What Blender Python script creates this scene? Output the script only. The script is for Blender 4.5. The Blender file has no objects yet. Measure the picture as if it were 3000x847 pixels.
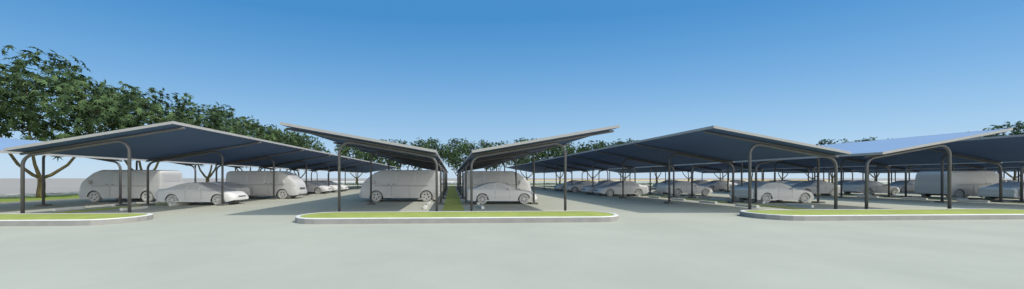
import bpy, bmesh, math, random
from mathutils import Vector, Matrix
random.seed(7)
R = math.radians
scene = bpy.context.scene
COL = scene.collection

# ------------------------------------------------------------------ materials
def mat(name, rgb, rough=0.7, var=0.0, scale=3.0, spec=0.3, bump=0.0, bscale=20.0, metal=0.0, rgb2=None, coords='Object', streak=None):
    m = bpy.data.materials.new(name); m.use_nodes = True
    nt = m.node_tree; b = nt.nodes['Principled BSDF']
    b.inputs['Roughness'].default_value = rough
    b.inputs['Metallic'].default_value = metal
    b.inputs['Specular IOR Level'].default_value = spec
    b.inputs['Base Color'].default_value = (*rgb, 1)
    tc = nt.nodes.new('ShaderNodeTexCoord')
    if var > 0 or rgb2:
        n = nt.nodes.new('ShaderNodeTexNoise'); n.inputs['Scale'].default_value = scale
        n.inputs['Detail'].default_value = 6; n.inputs['Roughness'].default_value = 0.62
        if streak:
            mp = nt.nodes.new('ShaderNodeMapping'); mp.inputs['Scale'].default_value = streak
            nt.links.new(tc.outputs[coords], mp.inputs[0]); nt.links.new(mp.outputs[0], n.inputs['Vector'])
        else:
            nt.links.new(tc.outputs[coords], n.inputs['Vector'])
        cr = nt.nodes.new('ShaderNodeValToRGB')
        a = rgb if rgb2 else tuple(c*(1-var) for c in rgb)
        c2 = rgb2 if rgb2 else tuple(min(1, c*(1+var)) for c in rgb)
        cr.color_ramp.elements[0].position = 0.32; cr.color_ramp.elements[1].position = 0.68
        cr.color_ramp.elements[0].color = (*a, 1); cr.color_ramp.elements[1].color = (*c2, 1)
        nt.links.new(n.outputs['Fac'], cr.inputs[0]); nt.links.new(cr.outputs[0], b.inputs['Base Color'])
    if bump > 0:
        n2 = nt.nodes.new('ShaderNodeTexNoise'); n2.inputs['Scale'].default_value = bscale; n2.inputs['Detail'].default_value = 5
        nt.links.new(tc.outputs[coords], n2.inputs['Vector'])
        bp = nt.nodes.new('ShaderNodeBump'); bp.inputs['Strength'].default_value = bump; bp.inputs['Distance'].default_value = 0.02
        nt.links.new(n2.outputs['Fac'], bp.inputs['Height']); nt.links.new(bp.outputs[0], b.inputs['Normal'])
    return m

M_FAR   = mat('far_ground', (0.335, 0.31, 0.28), 0.95, 0.05, 0.05)
M_PAVE  = mat('concrete_paving', (0.425, 0.432, 0.36), 0.9, 0.06, 0.35, spec=0.15, bump=0.15, bscale=30)
M_GRASS = mat('lawn_sunny', (0.33, 0.385, 0.105), 0.95, 0.12, 1.6, spec=0.1, bump=0.5, bscale=40)
M_STRIP = mat('strip_grass', (0.40, 0.42, 0.12), 0.95, 0.14, 2.2, spec=0.1, bump=0.5, bscale=40)
M_VERGE = mat('verge_grass', (0.20, 0.27, 0.05), 0.95, 0.2, 0.9, spec=0.1, rgb2=(0.30, 0.38, 0.09))
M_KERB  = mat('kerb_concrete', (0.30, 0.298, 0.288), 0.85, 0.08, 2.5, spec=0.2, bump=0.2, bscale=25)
M_KTOP  = mat('kerb_top_sunlit', (0.68, 0.68, 0.65), 0.85, 0.08, 3, spec=0.2)  # paler kerb concrete: sunlight on the top faces painted into the colour
M_STOP  = mat('wheel_stop_concrete', (0.66, 0.66, 0.62), 0.85, 0.06, 4, spec=0.2)
M_STEEL = mat('painted_steel', (0.100, 0.099, 0.102), 0.45, 0.10, 3, spec=0.45, metal=0.0)
M_PLATE = mat('footing', (0.13, 0.13, 0.125), 0.85, 0.15, 6, spec=0.2)
M_TRIM  = mat('sheet_trim', (0.365, 0.365, 0.36), 0.6, 0.04, 2)
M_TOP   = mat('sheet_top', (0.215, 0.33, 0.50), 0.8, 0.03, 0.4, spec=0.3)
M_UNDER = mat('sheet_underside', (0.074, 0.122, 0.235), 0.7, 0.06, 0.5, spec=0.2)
M_VAN   = mat('van_shell', (0.56, 0.56, 0.56), 0.6, 0.05, 1.2, spec=0.35, streak=(.4, .4, 3))
M_CARBODY = mat('car_shell', (0.67, 0.67, 0.67), 0.55, 0.03, 1.2, spec=0.4, streak=(.4, .4, 3))
M_VANWIN = mat('van_window', (0.51, 0.51, 0.515), 0.35, 0.02, 1.0, spec=0.5)
M_CARWIN = mat('car_window', (0.60, 0.60, 0.605), 0.35, 0.02, 1.0, spec=0.5)
M_LIGHT = mat('lamp_lens', (0.62, 0.62, 0.62), 0.3, 0.0, spec=0.5)
M_TYRE  = mat('tyre', (0.43, 0.43, 0.42), 0.8, 0.05, 8)
M_RIM   = mat('rim', (0.60, 0.60, 0.59), 0.5, 0.05, 8)
M_DARK  = mat('underbody', (0.10, 0.10, 0.10), 0.9)
M_SEAM  = mat('panel_seam', (0.16, 0.16, 0.16), 0.8)
M_BARK  = mat('bark', (0.085, 0.07, 0.038), 0.95, 0.0, 2.0, rgb2=(0.19, 0.16, 0.085), streak=(6, 6, 1.2), bump=0.6, bscale=8)
M_WHITE = mat('white_paint', (0.8, 0.8, 0.78), 0.8, 0.04, 0.3)
M_YEL   = mat('yellow_paint', (0.75, 0.50, 0.10), 0.8, 0.1, 0.05, rgb2=(0.85, 0.62, 0.2))
M_FLAWN = mat('far_lawn', (0.30, 0.34, 0.22), 0.95, 0.0, 0.06, rgb2=(0.46, 0.47, 0.38))
M_FPAVE = mat('far_paving', (0.40, 0.40, 0.36), 0.95, 0.06, 0.08)

def leaf_material():
    m = bpy.data.materials.new('leaf'); m.use_nodes = True
    nt = m.node_tree; b = nt.nodes['Principled BSDF']
    b.inputs['Roughness'].default_value = 0.7; b.inputs['Specular IOR Level'].default_value = 0.12
    at = nt.nodes.new('ShaderNodeAttribute'); at.attribute_name = 'tone'
    cr = nt.nodes.new('ShaderNodeValToRGB')
    cr.color_ramp.elements[0].color = (0.022, 0.034, 0.014, 1)
    cr.color_ramp.elements[1].color = (0.130, 0.20, 0.085, 1)
    e = cr.color_ramp.elements.new(0.5); e.color = (0.050, 0.088, 0.038, 1)
    nt.links.new(at.outputs['Fac'], cr.inputs[0]); nt.links.new(cr.outputs[0], b.inputs['Base Color'])
    return m
M_LEAF = leaf_material()

def speckle_material():
    m = mat('pebble_path', (0.42, 0.42, 0.40), 0.9, spec=0.0)
    nt = m.node_tree; b = nt.nodes['Principled BSDF']
    tc = nt.nodes.new('ShaderNodeTexCoord'); v = nt.nodes.new('ShaderNodeTexVoronoi'); v.inputs['Scale'].default_value = 1.3
    cr = nt.nodes.new('ShaderNodeValToRGB'); cr.color_ramp.interpolation = 'CONSTANT'
    cr.color_ramp.elements[0].color = (0.88, 0.80, 0.64, 1); cr.color_ramp.elements[1].position = 0.44
    cr.color_ramp.elements[1].color = (0.37, 0.33, 0.25, 1)
    nt.links.new(tc.outputs['Object'], v.inputs['Vector']); nt.links.new(v.outputs['Distance'], cr.inputs[0])
    nt.links.new(cr.outputs[0], b.inputs['Base Color'])
    return m
M_PEB = speckle_material()

# ------------------------------------------------------------------ helpers
def link(o, parent=None):
    COL.objects.link(o)
    if parent: o.parent = parent
    return o
def mesh_obj(name, verts, faces, mats, parent=None, smooth=False, fm=None):
    me = bpy.data.meshes.new(name); me.from_pydata([tuple(v) for v in verts], [], faces)
    for m in (mats if isinstance(mats, (list, tuple)) else [mats]): me.materials.append(m)
    if fm: me.polygons.foreach_set('material_index', fm)
    if smooth: me.polygons.foreach_set('use_smooth', [True]*len(me.polygons))
    me.update()
    return link(bpy.data.objects.new(name, me), parent)
def bm_obj(name, bm, mats, parent=None, smooth=False):
    bmesh.ops.recalc_face_normals(bm, faces=bm.faces)
    me = bpy.data.meshes.new(name); bm.to_mesh(me); bm.free()
    for m in (mats if isinstance(mats, (list, tuple)) else [mats]): me.materials.append(m)
    if smooth: me.polygons.foreach_set('use_smooth', [True]*len(me.polygons))
    return link(bpy.data.objects.new(name, me), parent)
def tag(o, label=None, cat=None, group=None, kind=None):
    if label: o['label'] = label
    if cat: o['category'] = cat
    if group: o['group'] = group
    if kind: o['kind'] = kind
    return o
def empty(name, loc=(0, 0, 0), rz=0):
    o = bpy.data.objects.new(name, None); COL.objects.link(o); o.location = loc; o.rotation_euler = (0, 0, rz); return o
def copy_tree(o, parent=None):
    c = o.copy(); COL.objects.link(c); c.parent = parent
    for ch in list(o.children): copy_tree(ch, c)
    return c
def box(bm, cx, cy, cz, sx, sy, sz, bev=0.0):
    r = bmesh.ops.create_cube(bm, size=1.0); vs = r['verts']
    for v in vs: v.co = Vector((cx+v.co.x*sx, cy+v.co.y*sy, cz+v.co.z*sz))
    if bev > 0:
        es = {e for v in vs for e in v.link_edges}
        bmesh.ops.bevel(bm, geom=list(es), offset=bev, segments=2, affect='EDGES', profile=0.6)
def rect(name, x0, x1, y0, y1, z, m, kind='structure', label=None, grid=1):
    o = mesh_obj(name, [(x0, y0, z), (x1, y0, z), (x1, y1, z), (x0, y1, z)], [(0, 1, 2, 3)], m)
    return tag(o, label, kind=kind)
def tube(bm, pts, rad, seg=12, cap=True):
    """sweep a circle along pts (list of Vector); rad float or list"""
    pts = [Vector(p) for p in pts]; n = len(pts)
    rads = rad if isinstance(rad, (list, tuple)) else [rad]*n
    rings = []; prev = None
    for i, p in enumerate(pts):
        t = (pts[min(i+1, n-1)]-pts[max(i-1, 0)]).normalized()
        if prev is None:
            a = Vector((0, 1, 0)) if abs(t.y) < 0.9 else Vector((1, 0, 0))
        else: a = prev
        u = (a - t*a.dot(t)).normalized(); prev = u; w = t.cross(u)
        rings.append([bm.verts.new(p+(u*math.cos(2*math.pi*k/seg)+w*math.sin(2*math.pi*k/seg))*rads[i]) for k in range(seg)])
    for a, b in zip(rings, rings[1:]):
        for k in range(seg):
            f = bm.faces.new((a[k], a[(k+1) % seg], b[(k+1) % seg], b[k])); f.smooth = True
    if cap:
        bm.faces.new(rings[0][::-1]); bm.faces.new(rings[-1])

# ------------------------------------------------------------------ lattice measured from the photograph
P, X0 = 18.51, 0.118
Y0, D = 13.494, 5.2244
SHEET_Y0, SHEET_Y1 = 12.95, 64.5
GX = {-1: -17.99, 0: 0.10, 1: 18.2, 2: 36.6, 3: 55.0, 4: 73.4}     # centres of the planted strips

# ------------------------------------------------------------------ ground
rect('ground', -4000, 4000, -400, 6000, -0.008, M_FAR)
rect('parking_pavement', -28.6, 103, -40, 75.2, 0.0, M_PAVE)
rect('far_pavement', -46, 320, 81.5, 205, -0.004, M_FPAVE)
rect('far_lawn', 14, 260, 96, 124, 0.0, M_FLAWN)
rect('side_verge', -37.0, -28.6, -40, 81.5, 0.004, M_VERGE)
rect('rear_verge', -28.6, 320, 75.2, 81.5, 0.004, M_VERGE)
rect('pebble_path', -44.5, -37.0, -40, 90, 0.0, M_PEB)
for n, gx in GX.items():
    rect('grass_strip', gx-.54, gx+.54, 14.0, 66.9, 0.006, M_STRIP, label='long narrow strip of mown grass between two carports')
# edging of the side verge (pale line next to the bay)
bm = bmesh.new(); box(bm, -28.52, 20, .03, .16, 110, .06)
tag(bm_obj('verge_edging', bm, M_KERB), 'low pale concrete edging along the left verge', 'kerb', kind='structure')

# far pieces
bm = bmesh.new(); box(bm, -27, 128, .12, 56, 9, .24, .03)
tag(bm_obj('far_platform', bm, M_WHITE), 'low white slab far behind the trees left of centre', 'slab')
bm = bmesh.new(); box(bm, 138, 196, .2, 236, .5, .40, .02)
tag(bm_obj('yellow_kerb', bm, M_YEL), 'long yellow and orange kerb line near the horizon', 'kerb')
bm = bmesh.new(); box(bm, 170, 131, .12, 90, 2.0, .24, .02)
tag(bm_obj('far_kerb', bm, M_WHITE), 'white kerb line far behind the right carports', 'kerb')

# ------------------------------------------------------------------ traffic islands
def island(x0, x1, label):
    yc, hw, H = 11.98, 1.07, 0.20
    root = empty('traffic_island', ((x0+x1)/2, yc, 0)); tag(root, label, 'island', 'kerbed grass islands in front of the carports')
    L = (x1-x0)/2
    def outline(off, seg=9):
        r = hw-off; pts = []
        for s in (1, -1):
            cx = s*(L-hw)
            for i in range(seg+1):
                a = -math.pi/2+math.pi*i/seg
                pts.append((cx+s*r*math.cos(a), s*r*math.sin(a)))
        return pts
    specs = [(0.0, 0.0), (0.0, H-.02), (0.02, H), (0.145, H), (0.155, H-.03)]
    bm = bmesh.new(); rings = []
    for off, z in specs: rings.append([bm.verts.new((x, y, z)) for x, y in outline(off)])
    for a, b in zip(rings, rings[1:]):
        n = len(a)
        for k in range(n):
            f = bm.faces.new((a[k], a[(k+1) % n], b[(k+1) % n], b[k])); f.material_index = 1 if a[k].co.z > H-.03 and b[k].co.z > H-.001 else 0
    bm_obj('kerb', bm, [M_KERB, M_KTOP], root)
    bm = bmesh.new()
    # domed lawn built as rings
    rr = []
    for off, z in ((0.15, H-.012), (0.35, H+.004), (0.7, H+.015)):
        rr.append([bm.verts.new((x, y, z)) for x, y in outline(off)])
    for a, b in zip(rr, rr[1:]):
        n = len(a)
        for k in range(n): bm.faces.new((a[k], a[(k+1) % n], b[(k+1) % n], b[k]))
    bm.faces.new(rr[-1])
    bm_obj('lawn', bm, M_GRASS, root)
island(-25.4, -11.47, 'left kerbed grass island running out of the picture')
island(-5.82, 6.51, 'whole rounded grass island in front of the two middle carports')
island(12.13, 25.6, 'right kerbed grass island with dark rounded left end')

# ------------------------------------------------------------------ carports
def zr(x): return 2.60+0.174*(x-0.73)
def frame_path():
    xh, xl = 4.95, 0.76; r = .45
    zc = lambda x: zr(x)-.108
    pts = []
    ang = math.atan(.174)
    def fillet(corner, d_in, d_out, r):
        turn = math.acos(max(-1, min(1, d_in.dot(d_out)))); t = r*math.tan(turn/2)
        a = corner-d_in*t; b = corner+d_out*t
        # centre
        nrm = (d_out-d_in).normalized(); c = corner+nrm*(r/math.cos(turn/2))
        out = []
        for i in range(10):
            s = i/9; v = (a-c)*(1-s)+(b-c)*s; out.append(c+v.normalized()*r)
        return out
    up = Vector((0, 0, 1)); sl = Vector((-math.cos(ang), 0, -math.sin(ang)))
    pts.append(Vector((xh, 0, .08)))
    pts += fillet(Vector((xh, 0, zc(xh))), up, sl, r)
    pts += fillet(Vector((xl, 0, zc(xl))), sl, -up, r)
    pts.append(Vector((xl, 0, .08)))
    return pts
def mirrored(pts, s): return [Vector((p.x*s, p.y, p.z)) for p in pts]
FRAME = {}
for s in (-1, 1):
    bm = bmesh.new(); tube(bm, mirrored(frame_path(), s), .056, 14)
    fo = bm_obj('support_frame', bm, M_STEEL); FRAME[s] = [fo]
    bm = bmesh.new(); a = Vector((s*.70, 0, zr(.70))); b = Vector((s*7.15, 0, zr(7.15)))
    tube(bm, [a, b], .052, 14); FRAME[s].append(bm_obj('rafter', bm, M_STEEL, fo))
    for x in (4.95, .76):
        bm = bmesh.new(); box(bm, s*x, 0, .05, .42, .42, .10, .008); FRAME[s].append(bm_obj('footing', bm, M_PLATE, fo))
def carport(n, s, label, first):
    cx = X0+n*P
    root = empty('carport', (cx, 0, 0)); tag(root, label, 'carport', 'carports over the parking bays')
    xa, xb = .78, 7.13; T = .11
    zt = lambda x: 2.78+.1765*(x-.76)
    y0, y1 = SHEET_Y0+.02, SHEET_Y1-.02
    V = [(s*xa, y0, zt(xa)), (s*xb, y0, zt(xb)), (s*xb, y1, zt(xb)), (s*xa, y1, zt(xa))]
    V += [(x, y, z-T+.012) for x, y, z in V]; V[:4] = [(x, y, z-.006) for x, y, z in V[:4]]
    F = [(0, 1, 2, 3), (7, 6, 5, 4), (0, 4, 5, 1), (1, 5, 6, 2), (2, 6, 7, 3), (3, 7, 4, 0)]
    if s < 0: F = [f[::-1] for f in F]
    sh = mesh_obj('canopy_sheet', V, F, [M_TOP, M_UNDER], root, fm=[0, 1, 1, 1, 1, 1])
    # trim frame around the sheet (mitred ring)
    w = .022; outer = [(xa-w, SHEET_Y0), (xb+w, SHEET_Y0), (xb+w, SHEET_Y1), (xa-w, SHEET_Y1)]
    inner = [(xa+.001, y0+.001), (xb-.001, y0+.001), (xb-.001, y1-.001), (xa+.001, y1-.001)]
    bm = bmesh.new()
    def ring(pts, dz): return [bm.verts.new((s*x, y, zt(x)+dz)) for x, y in pts]
    R4 = [ring(outer, -T), ring(outer, 0), ring(inner, 0), ring(inner, -T)]
    for i in range(4):
        a, b = R4[i], R4[(i+1) % 4]
        for k in range(4): bm.faces.new((a[k], a[(k+1) % 4], b[(k+1) % 4], b[k]))
    bm_obj('edge_trim', bm, M_TRIM, sh)
    for k in range(7):
        src = FRAME[s]
        f = src[0] if first and k == 0 else src[0].copy()
        if f is not src[0]: COL.objects.link(f)
        f.parent = root; f.location = (0, Y0+k*D, 0)
        if f is not src[0]:
            for ch in src[1:]:
                c = ch.copy(); COL.objects.link(c); c.parent = f
    return root
NM = {(-1, -1): 'far left carport whose blue top shows at the left edge',
      (-1, 1): 'big left carport with the pale bright right edge rising to a peak',
      (0, -1): 'middle carport left of the centre grass strip, tilting down to the right',
      (0, 1): 'middle carport right of the centre grass strip, tilting up to the right',
      (1, -1): 'right carport with the peak at its left and sheet sloping down right',
      (1, 1): 'right carport with light blue top visible, rising to the far right',
      (2, -1): 'carport at the right edge showing its dark underside behind the van',
      (2, 1): 'carport beyond the right edge one, seen under the near sheets',
      (3, -1): 'seventh row carport seen as thin posts far right',
      (3, 1): 'eighth row carport seen as thin posts far right',
      (4, -1): 'ninth row carport almost on the horizon at right',
      (4, 1): 'tenth row carport near the right-hand trees',
      (5, -1): 'last carport of the lot in front of the right-hand trees'}
seen = set()
for (n, s), lab in NM.items():
    carport(n, s, lab, s not in seen); seen.add(s)

# ------------------------------------------------------------------ wheel stops
bm = bmesh.new(); box(bm, 0, 0, .065, .16, 1.25, .13, .015)
STOP = bm_obj('wheel_stop', bm, M_STOP); first = True
ORD = ['first', 'second', 'third', 'fourth', 'fifth', 'sixth', 'seventh', 'eighth', 'ninth', 'tenth', 'eleventh', 'twelfth', 'thirteenth', 'fourteenth']
STOPX = {(-1, -1): -19.28, (-1, 1): -16.15, (0, -1): -1.38, (0, 1): 1.62, (1, -1): 16.5, (1, 1): 19.62, (2, -1): 35.0, (2, 1): 38.2}
ROWN = {(-1, -1): 'on the left side of the left grass strip', (-1, 1): 'on the right side of the left grass strip',
        (0, -1): 'just left of the centre grass strip', (0, 1): 'just right of the centre grass strip',
        (1, -1): 'left of the grass strip behind the right island', (1, 1): 'right of the grass strip behind the right island',
        (2, -1): 'under the carport at the right edge', (2, 1): 'beyond the carport at the right edge'}
for (n, s), where in ROWN.items():
    for j in range(12):
        o = STOP if first else STOP.copy()
        if not first: COL.objects.link(o)
        first = False
        o.location = (STOPX[(n, s)], 16.45+j*D/2, 0)
        tag(o, '%s concrete wheel stop from the front, %s' % (ORD[j], where), 'wheel stop', 'wheel stops '+where)

# ------------------------------------------------------------------ vehicles
def lerp_tab(tab, x):
    for (x0, y0), (x1, y1) in zip(tab, tab[1:]):
        if x <= x1:
            t = (x-x0)/(x1-x0) if x1 > x0 else 0
            t = max(0, min(1, t)); return y0+(y1-y0)*t
    return tab[-1][1]
def smooth_tab(tab, x, w=.06):
    return sum(lerp_tab(tab, x+d*w)*k for d, k in ((-1, .2), (-.5, .2), (0, .2), (.5, .2), (1, .2)))
def make_vehicle(kind):
    van = kind == 'van'
    M_CLAY = M_VAN if van else M_CARBODY
    M_GLASSY = M_VANWIN if van else M_CARWIN
    if van:     # x from rear (0) to nose (L)
        L, W = 5.33, 1.80; wx = (0.86, 4.21); wr = .36; zb = .26; ar = .44
        top = [(0, 1.98), (.05, 2.09), (.20, 2.15), (.8, 2.17), (3.84, 2.17), (4.08, 2.09), (4.39, 1.94), (4.74, 1.67), (5.10, 1.34), (5.22, 1.20), (5.29, 1.0), (5.33, .7)]
        belt = [(0, 1.10), (4.6, 1.10), (5.0, 1.06), (5.33, .8)]
        roofw = [(0, .83), (3.8, .83), (4.8, .76), (5.33, .66)]
        bodyw = [(0, .885), (.08, .90), (4.4, .90), (4.9, .87), (5.2, .79), (5.33, .68)]
        cab0, cab1 = 0.12, 4.9
    else:
        L, W = 4.28, 1.72; wx = (0.95, 3.44); wr = .315; zb = .20; ar = .38
        top = [(0, .80), (.05, .92), (.30, .965), (.52, .985), (.80, 1.10), (1.15, 1.25), (1.50, 1.325), (1.85, 1.35), (2.15, 1.325), (2.50, 1.18), (2.92, .945), (3.4, .865), (3.85, .79), (4.08, .72), (4.20, .63), (4.28, .50)]
        belt = [(0, .78), (.3, .90), (1.0, .90), (2.9, .86), (3.4, .80), (3.9, .70), (4.28, .42)]
        roofw = [(0, .66), (.5, .68), (1.4, .56), (2.2, .56), (2.9, .68), (3.6, .64), (4.0, .56), (4.28, .40)]
        bodyw = [(0, .70), (.12, .80), (.6, .86), (3.4, .86), (3.85, .82), (4.1, .76), (4.28, .60)]
        cab0, cab1 = 0.52, 2.92
    if not van:
        k_ = 1.035; L *= k_; wx = tuple(x*k_ for x in wx)
        top, belt, roofw, bodyw = [[(x*k_, y) for x, y in t_] for t_ in (top, belt, roofw, bodyw)]
    xs = [0]; step = .045
    while xs[-1] < L-step: xs.append(xs[-1]+step)
    xs[-1] = L
    def zbot(x):
        z = zb+(.10*max(0, (x-(L-.35))/.35) if not van else .05*max(0, (x-(L-.3))/.3))+(.10*max(0, (.4-x)/.4))
        for c in wx:
            d = abs(x-c)
            if d < ar: z = max(z, wr+math.sqrt(ar*ar-d*d)-.01)
        return z
    NP = 15
    rows = []
    for x in xs:
        zt = smooth_tab(top, x) if 0 < x < L else lerp_tab(top, x)
        b = min(lerp_tab(belt, x), zt-.02); w = smooth_tab(bodyw, x); rw = min(smooth_tab(roofw, x), w-.02); z0 = zbot(x)
        half = []
        # lower side: from the sill to the belt, slightly barrelled
        for i in range(7):
            t = i/6; z = z0+(b-z0)*t
            u = (z-zb)/max(.01, b-zb)
            wy = w*(1-.055*(abs(u-.62)/.62)**2)
            half.append((wy, z))
        # greenhouse side to the roof corner
        hgt = zt-b
        if van:
            for t, ww in ((.10, .985), (.4, .965), (.7, .935), (.89, .905), (.965, .855)):
                half.append((max(rw*.9, w*ww) if t < .9 else min(w*ww, rw*.97), b+hgt*t))
        else:
            for t in (.08, .35, .62, .82, .94):
                half.append(((w*.965)+(rw-w*.965)*min(1, t*1.02), b+hgt*t*(.96 if t < .9 else 1.0)))
        half.append((rw*(.86 if van else .72), b+hgt*.988)); half.append((rw*.40, b+hgt*.998)); half.append((0, zt))
        rows.append((x, half))
    n = len(rows[0][1]); NPR = 2*n-1
    V = []; F = []
    for x, half in rows:
        ring = [(x-L/2, -y, z) for y, z in half]+[(x-L/2, y, z) for y, z in half[-2::-1]]
        V += ring
    def vid(i, k): return i*NPR+k
    for i in range(len(rows)-1):
        for k in range(NPR-1):
            F.append((vid(i, k), vid(i+1, k), vid(i+1, k+1), vid(i, k+1)))
    F.append(tuple(vid(0, k) for k in range(NPR))); F.append(tuple(vid(len(rows)-1, k) for k in range(NPR-1, -1, -1)))
    name = 'van' if van else 'parked_car'
    root = empty(name)
    body = mesh_obj('body', V, F, M_CLAY, root, smooth=False)
    me = body.data
    me.polygons.foreach_set('use_smooth', [True]*(len(me.polygons)-2)+[False]*2)
    # underbody
    bm = bmesh.new(); box(bm, 0, 0, zb+.13, L-1.2, W*.80, .22); box(bm, 0, 0, wr+.12, L-1.0, W*.52, .5)
    bm_obj('underbody', bm, M_DARK, root)
    # panels lifted off the shell: windows, lamps
    def panel(nm, i0, i1, k0, k1, m, off=.006, parent=root, cond=None):
        pv = {}; VV = []; FF = []
        def g(i, k):
            if (i, k) in pv: return pv[(i, k)]
            c = Vector(V[vid(i, k)])
            a = Vector(V[vid(min(i+1, len(rows)-1), k)])-Vector(V[vid(max(i-1, 0), k)])
            b2 = Vector(V[vid(i, min(k+1, NPR-1))])-Vector(V[vid(i, max(k-1, 0))])
            nn = a.cross(b2)
            if nn.length > 0: nn.normalize()
            edge = i in (i0, i1) or k in (k0, k1)
            pv[(i, k)] = len(VV); VV.append(c+nn*(off if not edge else -.002)); return pv[(i, k)]
        for i in range(i0, i1):
            for k in range(k0, k1):
                if cond and not cond(rows[i][0], k): continue
                FF.append((g(i, k), g(i+1, k), g(i+1, k+1), g(i, k+1)))
        if FF: return mesh_obj(nm, VV, FF, m, parent, smooth=True)
    ix = lambda x: min(len(rows)-1, max(0, int(round(x/step))))
    if van:
        wins = [(.35, 1.55), (1.65, 2.85), (2.95, 3.95)]
        for k0, k1 in ((7, 10), (NPR-11, NPR-8)):
            for a, b in wins: panel('side_window', ix(a), ix(b), k0, k1, M_GLASSY)
        panel('windscreen', ix(4.22), ix(4.95), 11, NPR-12, M_GLASSY)
        for k0, k1 in ((4, 6), (NPR-7, NPR-5)): panel('headlight', ix(5.02), ix(5.28), k0, k1, M_LIGHT, .01)
        for sy in (-1, 1):
            bm = bmesh.new(); box(bm, -L/2+.01, sy*.78, 1.12, .06, .10, .42, .01); bm_obj('tail_light', bm, M_LIGHT, root)
        bm = bmesh.new(); box(bm, -L/2+.004, 0, 1.62, .03, 1.30, .50, .012); bm_obj('rear_window', bm, M_GLASSY, root)
        for sy in (-1, 1):
            bm = bmesh.new(); box(bm, 4.36-L/2, sy*1.0, 1.33, .10, .16, .26, .03); box(bm, 4.40-L/2, sy*.92, 1.24, .04, .14, .04); bm_obj('mirror', bm, M_CLAY, root)
            bm = bmesh.new(); box(bm, 3.02-L/2, sy*.906, 1.20, .16, .03, .03, .005); box(bm, 3.36-L/2, sy*.906, 1.20, .16, .03, .03, .005); bm_obj('door_handle', bm, M_DARK, root)
            bm = bmesh.new(); box(bm, 2.55-L/2, sy*.893, 1.085, 3.6, .012, .022); box(bm, 3.18-L/2, sy*.903, .72, .012, .006, .70); box(bm, 2.0-L/2, sy*.903, .72, .012, .006, .70)
            bm_obj('trim_line', bm, M_SEAM, root)
            bm = bmesh.new(); box(bm, 2.6-L/2, sy*.885, .36, 2.3, .03, .05, .006); bm_obj('sill', bm, M_CLAY, root)
        bm = bmesh.new(); box(bm, L/2-.02, 0, .48, .16, 1.36, .24, .04); bm_obj('front_bumper', bm, M_CLAY, root)
        bm = bmesh.new(); box(bm, -L/2+.01, 0, .48, .16, 1.66, .22, .03); bm_obj('rear_bumper', bm, M_CLAY, root)
        bm = bmesh.new(); box(bm, L/2+.0, 0, .80, .05, .78, .13, .01); bm_obj('grille', bm, M_DARK, root)
    else:
        for k0, k1 in ((7, 10), (NPR-11, NPR-8)):
            panel('side_window', ix(1.02), ix(1.72), k0, k1, M_GLASSY); panel('side_window', ix(1.78), ix(2.42), k0, k1, M_GLASSY)
        panel('windscreen', ix(2.28), ix(2.88), 11, NPR-12, M_GLASSY)
        panel('rear_window', ix(.60), ix(1.30), 11, NPR-12, M_GLASSY)
        for k0, k1 in ((5, 7), (NPR-8, NPR-6)):
            panel('headlight', ix(3.95), ix(4.2), k0, k1, M_LIGHT, .01)
            panel('tail_light', ix(.03), ix(.22), k0-2, k1-1, M_LIGHT, .01)
        for sy in (-1, 1):
            bm = bmesh.new(); box(bm, 2.62-L/2, sy*.90, .93, .12, .18, .11, .03); bm_obj('mirror', bm, M_CLAY, root)
            bm = bmesh.new(); box(bm, 1.15-L/2, sy*.862, .78, .14, .02, .025, .004); box(bm, 1.98-L/2, sy*.862, .78, .14, .02, .025, .004); bm_obj('door_handle', bm, M_CLAY, root)
            bm = bmesh.new(); box(bm, 2.2-L/2, sy*.862, .50, 2.0, .016, .035, .005); bm_obj('side_moulding', bm, M_CLAY, root)
            bm = bmesh.new(); box(bm, 2.2-L/2, sy*.825, .23, 2.0, .05, .06, .01); bm_obj('sill', bm, M_CLAY, root)
            bm = bmesh.new(); box(bm, 1.76-L/2, sy*.858, .62, .010, .008, .5); box(bm, 2.66-L/2, sy*.858, .60, .010, .008, .46); bm_obj('door_seam', bm, M_SEAM, root)
        bm = bmesh.new(); box(bm, L/2-.06, 0, .35, .16, 1.10, .16, .04); bm_obj('front_bumper', bm, M_CLAY, root)
        bm = bmesh.new(); box(bm, -L/2+.02, 0, .45, .14, 1.46, .18, .03); bm_obj('rear_bumper', bm, M_CLAY, root)
        bm = bmesh.new(); box(bm, L/2-.01, 0, .50, .06, .62, .07, .01); bm_obj('grille', bm, M_DARK, root)
    # wheels
    def wheel(x, sy):
        w = bpy.data.objects.new('wheel', None); link(w, root); w.location = (x-L/2, sy*(W/2-.12), wr)
        bm = bmesh.new()
        prof = [(-.10, wr*.66), (-.105, wr*.90), (-.08, wr*.985), (-.03, wr), (.03, wr), (.08, wr*.985), (.105, wr*.90), (.10, wr*.66)]
        seg = 36; rings = []
        for yy, rr in prof: rings.append([bm.verts.new((rr*math.cos(2*math.pi*k/seg), yy, rr*math.sin(2*math.pi*k/seg))) for k in range(seg)])
        for a, b in zip(rings, rings[1:]+rings[:1]):
            for k in range(seg): bm.faces.new((a[k], a[(k+1) % seg], b[(k+1) % seg], b[k]))
        bm_obj('tyre', bm, M_TYRE, w, smooth=False)
        bm = bmesh.new(); r1 = wr*.67
        # rim barrel ring, hub and spokes
        pr = [(.03, r1), (.10, r1), (.102, r1*.90), (.03, r1*.86)]
        rings = []
        for yy, rr in pr: rings.append([bm.verts.new((rr*math.cos(2*math.pi*k/seg), yy*sy, rr*math.sin(2*math.pi*k/seg))) for k in range(seg)])
        for a, b in zip(rings, rings[1:]+rings[:1]):
            for k in range(seg): bm.faces.new((a[k], a[(k+1) % seg], b[(k+1) % seg], b[k]))
        tube(bm, [(0, sy*.02, 0), (0, sy*.085, 0)], r1*.24, 14)
        ns = 5 if van else 8
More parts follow.
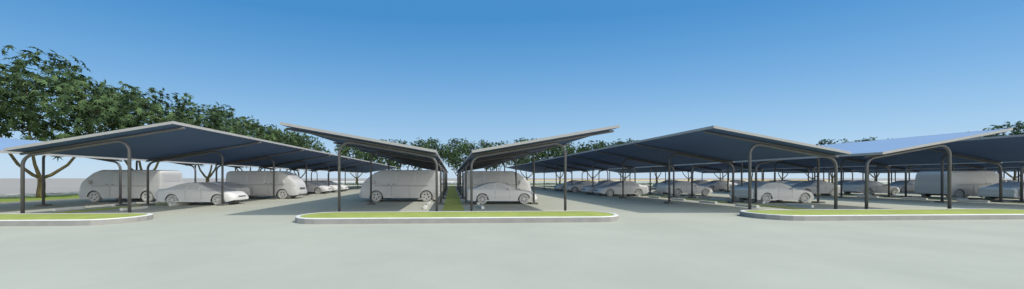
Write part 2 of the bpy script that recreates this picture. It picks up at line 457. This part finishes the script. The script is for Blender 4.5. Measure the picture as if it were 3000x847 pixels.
        for q in range(ns):
            a = 2*math.pi*q/ns+.2; d = Vector((math.cos(a), 0, math.sin(a))); t = Vector((-math.sin(a), 0, math.cos(a)))
            wi, wo = (.055, .045) if van else (.03, .022)
            vs = []
            for rr, ww in ((r1*.15, wi), (r1*.90, wo)):
                for st in (-1, 1):
                    for yy in (.045, .08): vs.append(bm.verts.new(d*rr+t*ww*st+Vector((0, yy*sy, 0))))
            for f in ((0, 1, 3, 2), (4, 6, 7, 5), (0, 4, 5, 1), (2, 3, 7, 6), (1, 5, 7, 3), (0, 2, 6, 4)): bm.faces.new([vs[i] for i in f])
        bm_obj('rim', bm, M_RIM, w)
        bm = bmesh.new(); tube(bm, [(0, sy*.0, 0), (0, sy*.03, 0)], r1*.99, 24)
        bm_obj('brake_disc', bm, M_DARK, w)
    for x in wx:
        for sy in (-1, 1): wheel(x, sy)
    # arch lips
    for c in wx:
        for sy in (-1, 1):
            bm = bmesh.new(); pts = []
            for i in range(13):
                a = R(8)+(math.pi-R(16))*i/12
                pts.append((c-L/2+(ar-.0)*math.cos(a), sy*(W/2-.018 if not van else W/2-.02), wr+(ar-.005)*math.sin(a)))
            tube(bm, pts, .018, 6)
            bm_obj('wheel_arch', bm, M_CLAY, root)
    return root
CAR = make_vehicle('car'); VAN = make_vehicle('van')
used = set()
def place(proto, xc, yc, facing, label, group):
    """facing +1: nose towards +X"""
    if proto.name in used: o = copy_tree(proto)
    else: o = proto; used.add(proto.name)
    o.location = (xc, yc, 0); o.rotation_euler = (0, 0, 0 if facing > 0 else math.pi)
    tag(o, label, 'van' if proto is VAN else 'car', group)
GC, GV = 'grey unpainted cars parked under the carports', 'grey unpainted vans parked under the carports'
# vans
place(VAN, -22.1, 22.35, -1, 'grey van with nose to the left, leftmost van beside the tree trunk', GV)
place(VAN, -14.55, 25.15, 1, 'grey van with sunlit windscreen and nose pointing right, behind the white nosed car', GV)
place(VAN, -3.52, 21.85, -1, 'grey van facing left under the middle left carport', GV)
place(VAN, 3.65, 24.8, 1, 'grey van facing right, parked behind the middle sedan', GV)
place(VAN, 40.6, 22.6, 1, 'dark shaded grey van at the right edge showing its rear', GV)
# cars
place(CAR, -15.12, 19.6, 1, 'grey sedan with bright sunlit nose behind the left island', GC)
place(CAR, -17.4, 23.2, -1, 'shaded grey car whose roof shows between the left sedan and the van', GC)
for j, y in enumerate((32.7, 35.3, 37.9)):
    place(CAR, -14.9, y, 1, '%s of the three small cars with bright noses right of the left van' % ('nearest', 'middle', 'farthest')[j], GC)
place(CAR, 3.12, 19.55, 1, 'grey sedan facing right in front of the van under the middle right carport', GC)
place(CAR, 15.3, 27.3, -1, 'grey sedan facing left with brightly sunlit tail, first behind the right aisle', GC)
place(CAR, 15.3, 29.9, -1, 'grey sedan facing left, second in its row beyond the right aisle', GC)
place(CAR, 15.3, 35.0, -1, 'small grey sedan facing left, third in the row beyond the right aisle', GC)
place(CAR, 15.3, 38.2, -1, 'small grey sedan facing left, farthest in the row beyond the right aisle', GC)
place(CAR, 19.3, 32.7, 1, 'shaded car standing behind the sedan with the sunlit tail', GC)
place(CAR, 21.4, 19.6, 1, 'grey sedan facing right just behind the left end of the right island', GC)
place(CAR, 21.6, 27.6, 1, 'grey sedan facing right with lit nose, left of the right island end', GC)
place(CAR, 33.6, 27.3, -1, 'pale car facing left with bright tail between the posts over the right island', GC)
place(CAR, 33.6, 32.6, -1, 'pale car facing left one bay deeper than the bright tailed one', GC)
place(CAR, 34.2, 38.2, -1, 'distant pale car facing left beyond the lit-nosed sedan', GC)
place(CAR, 35.0, 41.2, 1, 'distant car facing right with bright nose just above a pale car roof', GC)
place(CAR, 40.5, 28.0, 1, 'dark shaded sedan facing right behind the valley of the right carports', GC)
place(CAR, 40.0, 33.2, 1, 'shaded car roof seen just above the dark sedan', GC)
place(CAR, 39.95, 19.6, 1, 'dark sedan cut off by the right edge of the picture', GC)
for q, (x, y, f) in enumerate(((52.0, 33, -1), (52.0, 38.2, -1), (57.9, 30.2, 1), (58, 40.6, 1), (40.0, 41.0, 1), (70.4, 36, -1), (52, 46, -1), (76.4, 41, 1))):
    place(CAR, x, y, f, 'distant car, %s of the far ones seen between the right posts' % ORD[q], GC)
for q, (x, y, f) in enumerate(((21.6, 41.0, 1), (33.7, 46.2, -1), (40.1, 36.0, 1), (52.1, 27.6, -1), (57.8, 35.6, 1), (58.0, 46.0, 1), (70.5, 30.5, -1), (70.6, 43.6, -1), (76.3, 33.2, 1), (76.5, 46.4, 1))):
    place(CAR, x, y, f, 'tiny pale car roof, %s of the faint ones near the horizon at right' % ORD[q], GC)

# ------------------------------------------------------------------ trees
def leaf_shape():
    """seven-lobed leaf, unit size, lobes drooping"""
    pts = [Vector((0, 0, 0.0))]
    lobes = [(-128, .62), (-84, .82), (-42, .95), (0, 1.08), (42, .95), (84, .82), (128, .62)]
    out = []
    for i, (a, l) in enumerate(lobes):
        out.append((a, l, -.36*l))
        if i < 6: out.append((a+21, .30, .03))
    ring = [Vector((math.sin(R(a))*l, math.cos(R(a))*l, z)) for a, l, z in out]
    ring.append(Vector((0, -.22, .02)))
    return pts, ring
LP, LR = leaf_shape()
def make_tree(seed, leaves=1750, lsize=.46):
    rnd = random.Random(seed)
    root = empty('maple_tree')
    bm = bmesh.new()
    tube(bm, [(0, 0, -.1), (.02, 0, .5), (-.03, .02, 1.1), (0, 0, 1.72)], [.27, .225, .20, .185], 12)
    tips = []
    base = rnd.uniform(0, 360)
    limbs = [(180, 1), (5, 1), (65, .3)]
    for a, o in limbs:
        a = R(a+rnd.uniform(-12, 12)); o *= rnd.uniform(.9, 1.1)
        d = Vector((math.cos(a), math.sin(a), 0))
        pts = [Vector((0, 0, 1.6)), Vector((0, 0, 1.85))+d*.45*o, Vector((0, 0, 2.7))+d*1.25*o, Vector((0, 0, 3.7))+d*1.75*o, Vector((0, 0, 5.4))+d*2.3*o, Vector((0, 0, 7.2))+d*2.6*o]
        tube(bm, pts, [.14, .125, .10, .085, .06, .035], 8); tips += [pts[3], pts[4], pts[5]]
    clumps = []
    tries = 0
    while len(clumps) < 70 and tries < 4000:
        tries += 1
        v = Vector((rnd.uniform(-1, 1), rnd.uniform(-1, 1), rnd.uniform(-1, 1)))
        if v.length > 1 or v.length < .38: continue
        p = Vector((v.x*4.7, v.y*4.7, 7.6+v.z*3.65))
        if p.z > 7.5: p.x *= 1.05; p.y *= 1.05
        if all((p-q).length > 1.15 for q in clumps): clumps.append(p)
    for c in clumps[:46]:
        t = min(tips, key=lambda q: (q-c).length+(0 if q.z < c.z else 3))
        mid = (t+c)/2+Vector((rnd.uniform(-.3, .3), rnd.uniform(-.3, .3), -.15))
        tube(bm, [t, mid, c], [.055, .035, .012], 5, cap=False)
    bm_obj('trunk', bm, M_BARK, root)
    V = []; F = []; tone = []
    ctone = [rnd.gauss(.5, .14) for _ in clumps]
    for i in range(leaves):
        ci = rnd.randrange(len(clumps)); c = clumps[ci]
        g_ = lambda s_: max(-1.5*s_, min(1.5*s_, rnd.gauss(0, s_)))
        p = c+Vector((g_(.68), g_(.68), g_(.56)))
        out = (p-Vector((0, 0, 6.8))); out.z *= .8
        nrm = (out.normalized()*.55+Vector((rnd.gauss(0, .5), rnd.gauss(0, .7), .40+rnd.gauss(0, .55)))).normalized()
        tip = Vector((out.x, out.y, -1.2)).normalized()+Vector((rnd.gauss(0, .6), rnd.gauss(0, .6), rnd.gauss(0, .3)))
        yv = (tip-nrm*tip.dot(nrm)).normalized(); xv = yv.cross(nrm)
        s = lsize*rnd.uniform(.7, 1.2); b = len(V)
        V.append(p+nrm*.05*s)
        for q in LR: V.append(p+(xv*q.x+yv*q.y+nrm*q.z)*s)
        n = len(LR); tn = max(0, min(1, ctone[ci]+rnd.gauss(0, .2)))
        for k in range(n):
            F.append((b, b+1+k, b+1+(k+1) % n)); tone.append(tn)
    cr = mesh_obj('crown', V, F, M_LEAF, root)
    at = cr.data.attributes.new('tone', 'FLOAT', 'FACE'); at.data.foreach_set('value', tone)
    return root
PROT = [make_tree(11), make_tree(23), make_tree(37)]
tused = set(); tcount = 0
def tree(x, y, label, group, sc=1.0):
    global tcount
    k = tcount % 3; tcount += 1
    if k in tused: o = copy_tree(PROT[k])
    else: o = PROT[k]; tused.add(k)
    o.location = (x, y, 0); o.rotation_euler = (0, 0, R((0, 25, -20, 180, 205, 160)[(tcount*5) % 6])); o.scale = (sc, sc, sc)
    tag(o, label, 'tree', group)
GL, GB, GR = 'maple trees in the row along the left verge', 'maple trees in the row behind the carports', 'maple trees at the right end of the lot'
for i in range(7):
    y = 18.1+8.55*i
    lab = ['tall maple cut by the left edge of the picture', 'maple whose forked trunk stands beside the leftmost post', 'third maple of the left row, stems above the left van',
           'fourth maple of the left row, forked trunk above the sedan roof', 'fifth maple of the left row, behind the peak of the big carport',
           'sixth maple of the left row, partly hidden by its neighbours', 'last maple of the left row, right end of the long crown band'][i]
    tree(-33.4, y, lab, GL)
for j in range(-3, 12):
    x = 2.1+8.6*j
    nm = {-3: 'rear maple whose trunk shows left of the middle van', -2: 'rear maple second left of the centre strip', -1: 'rear maple first left of the centre strip', 0: 'rear maple closing the view above the centre grass strip',
          1: 'rear maple first right of the centre strip', 2: 'rear maple second right of the centre strip'}.get(j, '%s maple to the right of the centre strip in the rear row' % ORD[max(0, j-1)])
    tree(x, 78, nm, GB, 1.0 if j < 7 else .90)
tree(96.4, 73.5, 'right-hand maple peeking over the light blue sheet, farther one', GR, .98)
tree(101.5, 69.0, 'right-hand maple peeking over the light blue sheet, nearer one', GR)
tree(107, 53.6, 'maple crown at the right edge of the picture', GR, 1.03)

# ------------------------------------------------------------------ rear hedge (ground cover, one mass)
rnd = random.Random(5); V = []; F = []; tone = []
for i in range(9000):
    x = rnd.uniform(-30, 100); p = Vector((x, 76.0+rnd.uniform(-.35, .35), rnd.uniform(.02, .42)*(.75+.25*math.sin(x*.7)*math.sin(x*.23))))
    nrm = Vector((rnd.gauss(0, .6), rnd.gauss(-.3, .6), .8)).normalized(); a = nrm.orthogonal().normalized(); b2 = nrm.cross(a); s = rnd.uniform(.07, .16); b = len(V)
    V += [p-a*s, p+b2*s*.5, p+a*s, p-b2*s*.5]; F.append((b, b+1, b+2, b+3)); tone.append(max(0, min(1, rnd.gauss(.62, .22))))
o = mesh_obj('hedge', V, F, M_LEAF); at = o.data.attributes.new('tone', 'FLOAT', 'FACE'); at.data.foreach_set('value', tone)
tag(o, 'low clipped hedge across the back of the lot', 'hedge', kind='stuff')

# ------------------------------------------------------------------ light, sky, camera
GLOW = 2.05
SUN = Vector((.72, -.21, 1.0)).normalized()
elev = math.asin(SUN.z); rot = math.atan2(SUN.x, SUN.y)
w = bpy.data.worlds.new('World'); scene.world = w; w.use_nodes = True
nt = w.node_tree; bg = nt.nodes['Background']
sky = nt.nodes.new('ShaderNodeTexSky'); sky.sky_type = 'NISHITA'; sky.sun_disc = False
sky.sun_elevation = elev; sky.sun_rotation = rot; sky.air_density = 1.0; sky.dust_density = 0.3; sky.ozone_density = 1.5; sky.altitude = 0
sky_scale = nt.nodes.new('ShaderNodeVectorMath'); sky_scale.operation = 'SCALE'; sky_scale.inputs['Scale'].default_value = 0.12
nt.links.new(sky.outputs[0], sky_scale.inputs[0])
tc = nt.nodes.new('ShaderNodeTexCoord'); sp = nt.nodes.new('ShaderNodeSeparateXYZ'); nt.links.new(tc.outputs['Generated'], sp.inputs[0])
cr = nt.nodes.new('ShaderNodeValToRGB'); 
wt = nt.nodes.new('ShaderNodeVectorMath'); wt.operation = 'MULTIPLY'; wt.inputs[1].default_value = (.58, 1, 1); nt.links.new(tc.outputs['Generated'], wt.inputs[0])
nz = nt.nodes.new('ShaderNodeVectorMath'); nz.operation = 'NORMALIZE'; nt.links.new(wt.outputs[0], nz.inputs[0])
sp2 = nt.nodes.new('ShaderNodeSeparateXYZ'); nt.links.new(nz.outputs[0], sp2.inputs[0]); nt.links.new(sp2.outputs['Z'], cr.inputs[0])
def lin(c): return tuple((v/255/12.92 if v/255 < .04045 else ((v/255+.055)/1.055)**2.4) for v in c)
stops = [(0.0, (190, 217, 243)), (.10, (167, 205, 238)), (.19, (143, 191, 232)), (.28, (117, 175, 226)), (.37, (92, 160, 218)), (.46, (66, 145, 210)), (.62, (70, 146, 208)), (1.0, (120, 175, 218))]
el = cr.color_ramp.elements
el[0].position = 0; el[0].color = (*lin(stops[0][1]), 1); el[1].position = 1; el[1].color = (*lin(stops[-1][1]), 1)
for p_, c_ in stops[1:-1]:
    e = el.new(p_); e.color = (*lin(c_), 1)
mx = nt.nodes.new('ShaderNodeMix'); mx.data_type = 'RGBA'; mx.inputs[0].default_value = 0.15
nt.links.new(cr.outputs[0], mx.inputs[6]); nt.links.new(sky_scale.outputs[0], mx.inputs[7])
# added sky glow behind the camera, on the sun's side, to lift the shade
mr = nt.nodes.new('ShaderNodeMapRange'); mr.interpolation_type = 'SMOOTHSTEP'; mr.inputs['From Min'].default_value = .20; mr.inputs['From Max'].default_value = .80
mr.inputs['To Min'].default_value = 0; mr.inputs['To Max'].default_value = GLOW
dt = nt.nodes.new('ShaderNodeVectorMath'); dt.operation = 'DOT_PRODUCT'; nt.links.new(tc.outputs['Generated'], dt.inputs[0]); dt.inputs[1].default_value = (.60, -.80, 0)
nt.links.new(dt.outputs['Value'], mr.inputs['Value'])
gl = nt.nodes.new('ShaderNodeVectorMath'); gl.operation = 'SCALE'; gl.inputs[0].default_value = (1.0, .88, .68); nt.links.new(mr.outputs[0], gl.inputs['Scale'])
ad = nt.nodes.new('ShaderNodeVectorMath'); ad.operation = 'ADD'; nt.links.new(mx.outputs[2], ad.inputs[0]); nt.links.new(gl.outputs[0], ad.inputs[1])
nt.links.new(ad.outputs[0], bg.inputs[0]); bg.inputs[1].default_value = 1.0
sl = bpy.data.lights.new('Sun', 'SUN'); sl.energy = 2.8; sl.angle = R(.5); sl.color = (1, .95, .88)
so = bpy.data.objects.new('sun', sl); COL.objects.link(so); so.rotation_euler = SUN.to_track_quat('Z', 'Y').to_euler(); so.location = (20, -20, 40)

cam = bpy.data.cameras.new('Camera'); co = bpy.data.objects.new('camera', cam); COL.objects.link(co)
co.location = (0, 0, 1.6); co.rotation_euler = (R(90), 0, -.0466)
cam.sensor_width = 36; cam.sensor_fit = 'HORIZONTAL'; cam.lens = 901/3000*36
cam.shift_x = (1500-1364.75)/3000; cam.shift_y = (522.13-423.5)/3000
cam.clip_start = .1; cam.clip_end = 20000
scene.camera = co
scene.view_settings.view_transform = 'Standard'; scene.view_settings.look = 'None'
scene.view_settings.exposure = 0.0; scene.view_settings.gamma = 1.0
